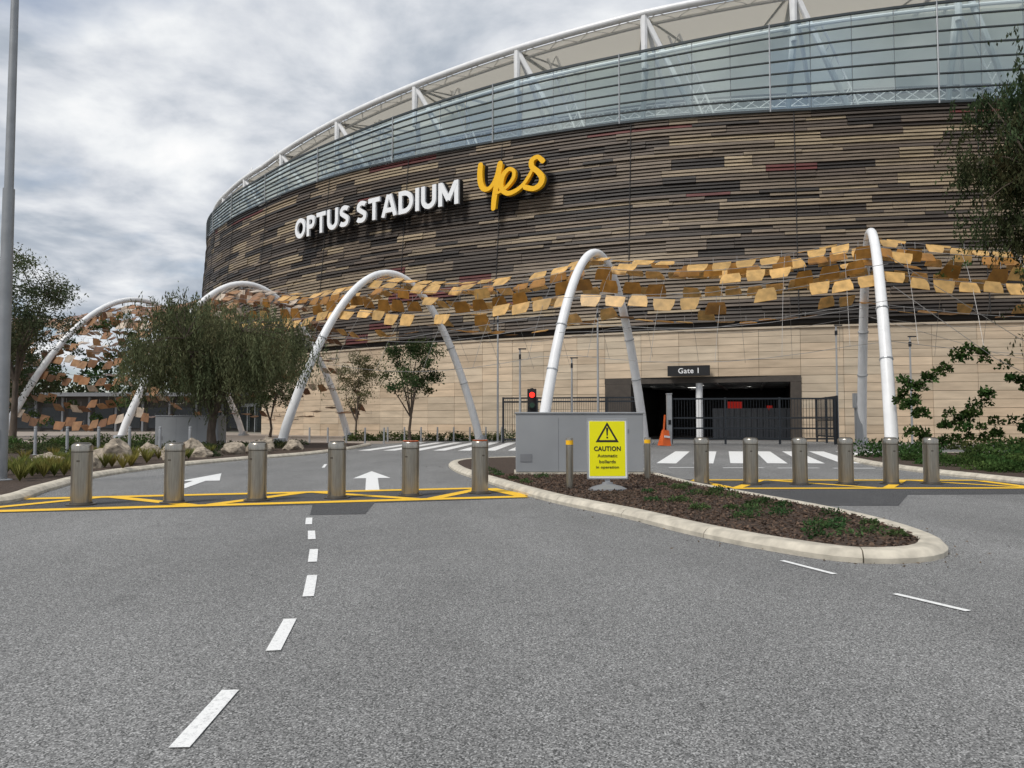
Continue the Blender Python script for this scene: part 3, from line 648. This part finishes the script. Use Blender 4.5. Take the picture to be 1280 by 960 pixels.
while u<6.8:
    left=u<2.3
    du=(1.02 if left else 1.22)/(surf(min(u+.1,6.99),.5)-surf(u,.5)).length*.1
    ts=[.05+.04*i for i in range(23)] if left else rows
    for ri,t in enumerate(ts):
        if random.random()<(.12 if left else .2): continue
        t2=t+random.uniform(-.006,.006); uu=u+(ri%2)*du*.5+random.uniform(-.06,.06)*du; c=surf(uu,t2)
        ax=(surf(uu+.05,t2)-surf(uu-.05,t2)).normalized(); cr=(surf(uu,t2+.02)-surf(uu,t2-.02)).normalized(); nrm=ax.cross(cr)
        if nrm.z<0: nrm=-nrm
        hang=(ri%3==1 and random.random()<.75) or random.random()<.12
        tilt=random.uniform(1.0,1.35) if hang else random.uniform(.0,.3)
        cr2=(cr*math.cos(tilt)+nrm*math.sin(tilt)).normalized()
        if hang: c=c-Vector((0,0,.42))
        ax=(ax+cr2*random.uniform(-.06,.06)).normalized()
        w=random.uniform(.46,.56); h=random.uniform(.30,.37); k=random.uniform(.68,.8)
        if left: w*=.92
        f=random.uniform(.8,1.2)
        col=(.64*f,.40*f,.14*f) if not hang or random.random()<.2 else (.38*f,.18*f,.035*f)  # light put into the colour: flat panels lit gold, most hanging ones shaded brown
        if left: col=random.choice(((.36*f,.2*f,.1*f),(.2*f,.1*f,.05*f),(.6*f,.5*f,.4*f),(.3*f,.15*f,.07*f)))
        kk=1
        if hang or random.random()<.3: k,kk=1,k
        q=[c-ax*w*k-cr2*h,c+ax*w*k-cr2*h,c+ax*(w*(kk+k)/2+.05),c+ax*w*kk+cr2*h,c-ax*w*kk+cr2*h,c-ax*(w*(kk+k)/2+.05)]
        nn=ax.cross(cr2)*.012
        mb.poly([p+nn for p in q],col); mb.poly([p-nn for p in reversed(q)],col)
        if hang: cb.tube([c+cr2*h,c+cr2*h+Vector((0,0,.35))],.015,3,cap=False)
    u+=du
mb.build('bronze_panels',M['bronze'],ce,useCol=True)
us=[.1+.12*i for i in range(56)]
for t in (.14,.2,.27,.37,.48,.58,.68,.78): cb.tube([surf(x,t)+Vector((0,0,.04)) for x in us if x<6.9],.015,4,cap=False)
x=.3
while x<6.8:
    cb.tube([surf(x,.14+.70*i/12) for i in range(13)],.011,3,cap=False); x+=.2
cb.build('cable_net',M['cable'],ce)
mb=MB()
for a,b in (((16.8,34,8.5),(1.9,38,7.6)),((17.2,35,7),(2.4,39,6)),((1.6,38.5,6.8),(-13,46,6.4)),((21.6,47,8),(34,40,3.5)),((17,34,7.5),(24,31,1.8)),((17,34.5,9),(27,32,2.2))):
    mb.tube([a,((a[0]+b[0])/2,(a[1]+b[1])/2,(a[2]+b[2])/2-.5),b],.016,4)
mb.build('stay_cables',M['cable'],ce)

def light_pole(x,y,h,z=0):
    e=empty('light_pole',(x,y,z)); mb=MB(); mb.tube([(0,0,0),(0,0,h)],[.08,.05],8); mb.lathe((0,0,0),[(.2,0),(.2,.04),(.1,.06)],10); mb.build('pole',M['galv'],e,True)
    mb=MB(); mb.box((.15,0,h),(.5,.16,.07)); mb.box((0,0,h-.5),(.14,.14,.3)); mb.build('luminaire',M['darkmetal'],e)
for x,y,h in ((.5,48,6.0),(3.9,50,5.6),(21.4,50.5,7.8),(5.6,50,8.9),(-1,54,9),(26,50,7)): light_pole(x,y,h)
e=empty('street_lamp',(-11.95,18,.1)); mb=MB(); mb.tube([(0,0,0),(0,0,6.9)],[.15,.125],20); mb.tube([(0,0,6.9),(0,0,14)],[.1,.075],20); mb.lathe((0,0,0),[(.26,0),(.26,.03),(.17,.05)],20); mb.build('pole',M['pole'],e,True)
mb=MB(); mb.tube([(0,0,13.6),(.6,-.6,14.1),(1.4,-1.4,14.2)],.05,8); mb.box((1.8,-1.8,14.2),(.9,.35,.12),-.78); mb.build('arm_and_luminaire',M['pole'],e)
mb=MB(); mb.box((0,-.15,1.0),(.12,.03,.4)); mb.build('access_door',M['greyd'],e)
e=empty('traffic_light',(.62,24,.1)); mb=MB(); mb.tube([(0,0,0),(0,0,2.3)],.05,10); mb.build('pole',M['galv'],e,True)
mb=MB(); mb.box((0,0,2.0),(.28,.2,.78))
for z in (1.78,2.2): mb.tube([(0,-.1,z+.1),(0,-.28,z+.1)],.11,10)
mb.build('housing',M['black'],e)
mb=MB(); mb.tube([(0,-.285,2.2),(0,-.295,2.2)],.085,14); mb.build('red_lamp',emis('red_lamp',(1,.02,.01),2.0),e)
mb=MB(); mb.tube([(0,-.285,1.88),(0,-.292,1.88)],.08,14); mb.build('green_lamp_unlit',mat('unlit',(.02,.05,.03),.3),e)

def fence(name,a,b,h,sp=.13,rails=(.15,.5,.98),post=2.4):
    a=Vector((*a,0)); b=Vector((*b,0)); Ln=(b-a).length; rot=math.atan2(b.y-a.y,b.x-a.x); e=empty(name,tuple(a)); e.rotation_euler=(0,0,rot)
    mb=MB(); n=int(round(Ln/post))
    for i in range(n+1): mb.box((Ln*i/n,0,h/2),(.12,.12,h))
    for r in rails: mb.box((Ln/2,0,h*r),(Ln,.07,.1))
    mb.build('frame',M['darkmetal'],e); mb=MB(); k=int(Ln/sp)
    for i in range(k): mb.box((Ln*(i+.5)/k,0,h*.56),(.022,.022,h*.82))
    mb.build('bars',M['darkmetal'],e)
    return e
fence('sliding_gate',(10.3,49.6),(20.4,48.6),3.0,.18,(.12,.34,.56,.97),3.4)
fence('security_fence',(-.6,52.5),(8.6,50.6),3.1,.12,(.08,.9,.98),2.3)
fence('security_fence',(20.6,48.7),(21.6,54.5),3.1,.2)
e=empty('gate_post',(10.1,49.4,0)); mb=MB(); mb.box((0,0,1.6),(.3,.3,3.2)); mb.box((0,.0,3.23),(.36,.36,.06)); mb.build('column',M['galv'],e); mb=MB(); mb.box((0,-.16,1.4),(.18,.03,.3)); mb.build('reader',M['black'],e)
e=empty('intercom_pillar',(21.4,47.5,0)); mb=MB(); mb.box((0,0,1.15),(.35,.3,2.3)); mb.box((0,-.02,2.75),(.55,.35,.9)); mb.build('pillar',M['grey'],e); mb=MB(); mb.box((0,-.2,2.8),(.3,.02,.4)); mb.build('screen',M['black'],e)
e=empty('traffic_barrier',(9.1,46,0)); e.rotation_euler=(0,.1,.5)
mb=MB(); mb.hexa([(-.32,-.25,0),(.32,-.25,0),(.32,.25,0),(-.32,.25,0),(-.2,-.08,.95),(.2,-.08,.95),(.2,.08,.95),(-.2,.08,.95)]); mb.box((-.12,0,1.4),(.08,.08,.9)); mb.build('body',M['orange'],e)
mb=MB(); mb.box((0,-.2,.55),(.42,.03,.12),0); mb.build('reflective_band',M['sigw'],e)
e=empty('low_pavilion',(-62,112,0)); mb=MB(); mb.box((0,0,2.4),(60,10,4.8)); mb.build('walls',mat('pavilion_wall',(.07,.065,.06),.8,var=.3,scale=.5),e)
mb=MB(); mb.box((0,-.6,5.1),(62,13,.5)); mb.build('roof',M['greyd'],e)
mb=MB()
for i in range(16): mb.box((-28+i*3.7,-5.08,1.9),(2.6,.1,2.9),0)
mb.build('windows',mat('dark_window',(.03,.035,.04),.15),e)
mb=MB()
for i in range(17): mb.box((-29.8+i*3.7,-5.6,2.4),(.3,.3,4.8))
mb.build('columns',M['greyd'],e)

# ------------------------------------------------------------ vegetation
def tree(name,base,crown,R,nc,per,cr,L,Wd,col,droop=0,seed=1,tr=.2,fork=.35,lean=(0,0),nlimb=7,inner=.35,flat=1):
    g=np.random.default_rng(seed); rd=random.Random(seed); e=empty(name); base=Vector(base); crown=Vector(crown); mb=MB()
    fk=base+(crown-base)*fork; fk.x+=lean[0]; fk.y+=lean[1]
    mid=base.lerp(fk,.5)+Vector((rd.uniform(-.15,.15),rd.uniform(-.1,.1),0))
    mb.tube([base-Vector((0,0,.1)),base+Vector((0,0,.15)),mid,fk],[tr*1.5,tr*1.1,tr*.9,tr*.8],10)
    cl=[]
    while len(cl)<nc:
        v=g.normal(size=3); v/=np.linalg.norm(v); r=(inner+(1-inner)*g.random()**.6); p=np.array(crown)+v*r*np.array(R)*(.8+.35*g.random())
        if p[2]<base.z+.8: continue
        cl.append(p)
    cl=np.array(cl); limbs=[]
    for i in range(nlimb):
        tgt=Vector(cl[i]); m1=fk.lerp(tgt,.4)+Vector((rd.uniform(-.3,.3),rd.uniform(-.3,.3),.35)); m2=fk.lerp(tgt,.75)+Vector((rd.uniform(-.2,.2),rd.uniform(-.2,.2),.3))
        mb.tube([fk-Vector((0,0,.1)),m1,m2,tgt],[tr*.55,tr*.38,tr*.22,tr*.08],7); limbs+= [m1,m2,tgt]
    for p in cl[nlimb:]:
        p=Vector(p); s=min(limbs,key=lambda q:(q-p).length); m_=s.lerp(p,.5)+Vector((0,0,.15)); mb.tube([s,m_,p],[tr*.14,tr*.09,tr*.03],4,cap=False)
    mb.build('trunk_and_limbs',M['bark'],e,True)
    Cs=[];Ds=[];Co=[]
    for p in cl:
        n=int(per*g.uniform(.5,1.5)); f=g.uniform(.6,1.5); hue=g.uniform(-.012,.016); sc=g.uniform(.7,1.3)*cr
        if droop:
            ns=max(2,n//16)
            for s in range(ns):
                st_=p+g.normal(size=3)*sc*.6*np.array([1,1,.5]); ln=g.uniform(.4,1.)*droop; m=16; tt=np.linspace(0,1,m)[:,None]; sw=g.normal(size=3)*.12; sw[2]=0
                pos=st_+np.array([0,0,-1.])*tt*ln+sw*tt**2*3+g.normal(size=(m,3))*.05
                Cs.append(pos); d=np.tile([0,0,-1.],(m,1))+g.normal(size=(m,3))*.45; Ds.append(d)
                cc=np.array(col)*f*g.uniform(.75,1.3)+np.array([hue,0,0]); Co.append(np.clip(np.tile(cc,(m,1))*g.uniform(.8,1.25,size=(m,1)),.005,1))
        else:
            pos=p+g.normal(size=(n,3))*sc*np.array([.55,.55,.42*flat]); Cs.append(pos); d=g.normal(size=(n,3)); d[:,2]-=.5; Ds.append(d)
            Co.append(np.clip((np.array(col)*f+np.array([hue,0,0]))*g.uniform(.7,1.35,size=(n,1)),.005,1))
    Cs=np.concatenate(Cs);Ds=np.concatenate(Ds);Co=np.concatenate(Co); k=Cs[:,2]>base.z+.15; Cs,Ds,Co=Cs[k],Ds[k],Co[k]
    leafmesh('foliage',Cs,Ds,L*g.uniform(.7,1.3,len(Cs)),Wd*g.uniform(.7,1.3,len(Cs)),Co,M['leaf'],e,seed)
tree('peppermint_tree',(-15.6,40,.1),(-15.4,40,5.7),(4.9,4.2,2.5),170,340,.85,.23,.05,(.12,.135,.07),droop=2.2,seed=3,tr=.24,fork=.3)
tree('eucalyptus_tree',(21.0,25.5,.1),(20.2,25,9.9),(4.4,3.8,5.3),240,400,.75,.2,.06,(.05,.066,.032),droop=1.2,seed=5,tr=.28,fork=.35)
tree('young_tree',(-7.3,55,0),(-7.1,55,5.2),(2.1,1.9,2.5),40,120,.5,.2,.1,(.06,.09,.038),seed=8,tr=.11,fork=.35)
tree('young_tree',(-12.2,60,0),(-12,60,4.9),(1.9,1.9,2.0),44,90,.5,.18,.07,(.13,.135,.07),seed=9,tr=.09,fork=.3)
tree('gum_tree',(-30.5,47,.1),(-30.3,47,8.6),(2.9,3.0,3.0),60,180,.75,.22,.08,(.085,.10,.055),seed=12,tr=.2,fork=.45)
tree('gum_tree',(-42,60,.0),(-41,60,7.0),(4,4,3.6),60,180,.9,.26,.1,(.07,.085,.045),seed=14,tr=.2,fork=.4)
tree('young_tree',(-22,70,.0),(-22,70,4.5),(2.5,2.5,2),40,120,.7,.22,.1,(.07,.09,.04),seed=15,tr=.12)
tree('gum_tree',(-48,72,.0),(-47,72,6.0),(5,4,4),60,150,1.0,.28,.12,(.06,.08,.04),seed=16,tr=.2)

def bushes(name,pts,rad,n,L,Wd,col,seed,h=1,parent=None,up=.3):
    g=np.random.default_rng(seed); Cs=[];Ds=[];Co=[]
    for p in pts:
        m=int(n*g.uniform(.6,1.3)); r=rad*g.uniform(.7,1.25); v=g.normal(size=(m,3)); v/=np.linalg.norm(v,axis=1,keepdims=True); v*=(.55+.5*g.random((m,1)))
        v[:,2]=np.abs(v[:,2])*h; f=g.uniform(.65,1.4)
        Cs.append(np.array([p[0],p[1],p[2] if len(p)>2 else .1])+v*r); d=v+g.normal(size=(m,3))*.8; d[:,2]+=up; Ds.append(d)
        Co.append(np.array(col)*f*g.uniform(.6,1.4,size=(m,1))*np.array([1+g.uniform(-.15,.25),1,1]))
    Cs=np.concatenate(Cs);Ds=np.concatenate(Ds);Co=np.clip(np.concatenate(Co),.004,1)
    return leafmesh(name,Cs,Ds,L*g.uniform(.6,1.4,len(Cs)),Wd*g.uniform(.6,1.4,len(Cs)),Co,M['leaf'],parent,seed)
R_=random.Random(21)
bushes('distant_trees',[(-160+i*2.6+R_.uniform(-1,1),128+R_.uniform(-5,8)-abs(i-20)*.1,R_.uniform(.5,6)) for i in range(50)],4.2,420,.9,.5,(.045,.06,.03),30,1.25)
bushes('hedge',[(-12+i*.55+R_.uniform(-.2,.2),57.5+R_.uniform(-.6,.6),0) for i in range(26)],.7,240,.16,.08,(.07,.10,.035),31,1)
bushes('hedge',[(-34+i*.6,41.5+R_.uniform(-1.5,1.5)+i*.05,.1) for i in range(24)],.65,240,.16,.07,(.065,.10,.033),32,.9)
bushes('groundcover_shrubs',[(-17+R_.uniform(-8,5.5),34+R_.uniform(-4,12),.1) for i in range(90)],.45,150,.14,.05,(.07,.09,.04),33,.7)
bushes('hedge',[(13.4+i*.75+R_.uniform(-.3,.3),29.5+R_.uniform(-2,2.5),.1) for i in range(26)],.8,340,.14,.07,(.05,.095,.03),34,.8)
bushes('groundcover_shrubs',[(13.1+R_.uniform(0,7),22+R_.uniform(-3,6),.1) for i in range(70)],.45,200,.1,.05,(.055,.10,.03),35,.6)
bushes('hedge',[(22+i*.8,40+R_.uniform(-1.,1.),.0) for i in range(24)],.8,220,.18,.09,(.07,.09,.033),36,.8)
isp=[(3.0,13.2),(3.5,12.2),(3.9,13.9),(3.3,10.9),(4.0,11.4),(4.4,10.4),(4.35,9.6),(3.7,9.7),(2.6,14.8),(4.5,12.6),(3.9,15.2),(2.9,12.0),(4.7,9.2),(3.3,16.4),(2.5,13.4),(.1,18.4),(-.5,20.2),(.3,17.2),(-.9,22.4),(-.6,21.5),(4.1,10.1),(4.2,13.2),(3.6,14.6),(4.8,10.2),(4.6,11.2),(4.0,12.5),(3.4,15.6),(-.3,19.3),(.6,18.9),(3.9,9.1)]
isp+=[(x+R_.uniform(-.35,.35),y+R_.uniform(-.4,.4)) for x,y in isp if (x<4.3 and x>2.6)]
bushes('island_groundcover',[(x+R_.uniform(-.12,.12),y+R_.uniform(-.2,.2),.11) for x,y in isp],.19,110,.06,.024,(.055,.10,.038),37,.6)
vp=[]
for a,b,n in (((17.2,34,2.2),(19.6,33,4.4),14),((19.6,33,4.4),(24.5,32,1.2),18),((17.6,33,.6),(17.4,34,3.2),14),((19,33.6,1),(20.6,32.6,2.6),14),((22,32,1),(24,31,2.6),14),((18,33,.6),(23,32,1.4),20)):
    for i in range(n):
        k=i/n; vp.append((a[0]+(b[0]-a[0])*k+R_.uniform(-.35,.35),a[1]+(b[1]-a[1])*k,a[2]+(b[2]-a[2])*k+R_.uniform(-.35,.35)))
bushes('climbing_vine',vp,.3,75,.17,.1,(.045,.085,.025),38,1.4,up=-.4)
vp=[]
for i in range(60):
    u=.9+R_.random()*1.3; t=.05+R_.random()*.3; p=surf(u,t); vp.append((p.x,p.y,max(.3,p.z-R_.random()*1.5)))
bushes('climbing_vine',vp,.55,100,.22,.12,(.045,.08,.028),39,1.2,up=-.4)
bushes('climbing_vine',[tuple(surf(6.-R_.random()*1.,.2+R_.random()*.15)-Vector((0,0,.2))) for i in range(10)],.25,30,.16,.08,(.06,.1,.03),40,1,up=-.4)
g=np.random.default_rng(50); Cs=[];Ds=[];Co=[]
tu=[(-11.6+R_.uniform(-2.5,.8),20+R_.uniform(-3.5,4.5)) for i in range(40)]+[(-13+R_.uniform(-4,1.5),27+R_.uniform(-3,6)) for i in range(30)]
for x,y in tu:
    if x>-11.2: x-=1.2
    m=130; a=g.uniform(0,6.28,m); l=g.uniform(.1,.42,m); d=np.stack([np.cos(a)*.6,np.sin(a)*.6,np.ones(m)],1); c=np.stack([x+np.cos(a)*l*.35,y+np.sin(a)*l*.35,.12+l*.6],1)
    Cs.append(c);Ds.append(d);Co.append(np.array([.2,.21,.06])*g.uniform(.6,1.4,size=(m,1))*np.array([g.uniform(.8,1.3),1,1]))
leafmesh('strappy_grass',np.concatenate(Cs),np.concatenate(Ds),.5,.02,np.concatenate(Co),M['leaf'],None,51)
def inpoly(x,y,poly):
    c=False; j=len(poly)-1
    for i in range(len(poly)):
        if ((poly[i][1]>y)!=(poly[j][1]>y)) and x<(poly[j][0]-poly[i][0])*(y-poly[i][1])/(poly[j][1]-poly[i][1])+poly[i][0]: c=not c
        j=i
    return c
pts=[]
while len(pts)<16000:
    x,y=R_.uniform(-2,5.2),R_.uniform(8,20)
    if inpoly(x,y,ip): pts.append((x,y,.118+R_.random()*.03))
Cc=np.array(pts); D=g.normal(size=(len(pts),3)); D[:,2]*=.35
cols=np.array([.085,.055,.038])*g.uniform(.3,2.0,size=(len(pts),1))
leafmesh('mulch_chips',Cc,D,g.uniform(.03,.08,len(pts)),g.uniform(.012,.03,len(pts)),cols,M['chips'],None,52)
# stray leaf litter on the asphalt along the kerb
pts=[]
for i in range(260):
    p=IP[R_.randrange(len(IP))]; o_=R_.uniform(.03,.5)*(1 if R_.random()<.8 else 2.5); an=R_.uniform(0,6.28)
    x,y=p.x+math.cos(an)*o_,p.y+math.sin(an)*o_
    if not inpoly(x,y,[(q.x,q.y) for q in IP]): pts.append((x,y,.016))
Cc=np.array(pts); D=g.normal(size=(len(pts),3)); D[:,2]*=.1
leafmesh('leaf_litter',Cc,D,g.uniform(.03,.06,len(pts)),g.uniform(.012,.02,len(pts)),np.array([.11,.075,.045])*g.uniform(.5,1.6,size=(len(pts),1)),M['chips'],None,53)
def rock(x,y,s,seed):
    bm=bmesh.new(); bmesh.ops.create_icosphere(bm,subdivisions=4,radius=1); r=random.Random(seed)
    pl=[(Vector((r.uniform(-1,1),r.uniform(-1,1),r.uniform(-.6,1))).normalized(),r.uniform(.55,.9)) for _ in range(14)]
    for v in bm.verts:
        for n,d in pl:
            k=v.co.dot(n)
            if k>d: v.co-=n*(k-d)
        v.co*=1+.12*noise.noise(v.co*2.2+Vector((seed,0,0)))+.04*noise.noise(v.co*7+Vector((seed,0,0)))
    me=bpy.data.meshes.new('boulder'); bm.to_mesh(me); bm.free(); me.materials.append(M['rock']); o=bpy.data.objects.new('boulder',me); S.collection.objects.link(o)
    o.location=(x,y,.1+s*.28); o.scale=(s*r.uniform(.9,1.3),s*.8,s*r.uniform(.6,.85)); o.rotation_euler=(r.uniform(-.2,.2),r.uniform(-.2,.2),r.uniform(0,3))
for i,(x,y,s) in enumerate([(-12.6,24.6,.75),(-13.7,26,.6),(-12.1,27.5,.55),(-11.9,29.5,.5),(-12.8,31,.7),(-11.6,32,.6),(-13.4,22.5,.5),(-12.3,22.6,.4),(-10.9,33,.65),(-14.6,24,.5),(-12.9,29,.5),(-11.3,35.5,.65),(-14.2,30,.6),(-12.4,20.4,.35),(-10.4,36.5,.55)]): rock(x,y,s,i+3)
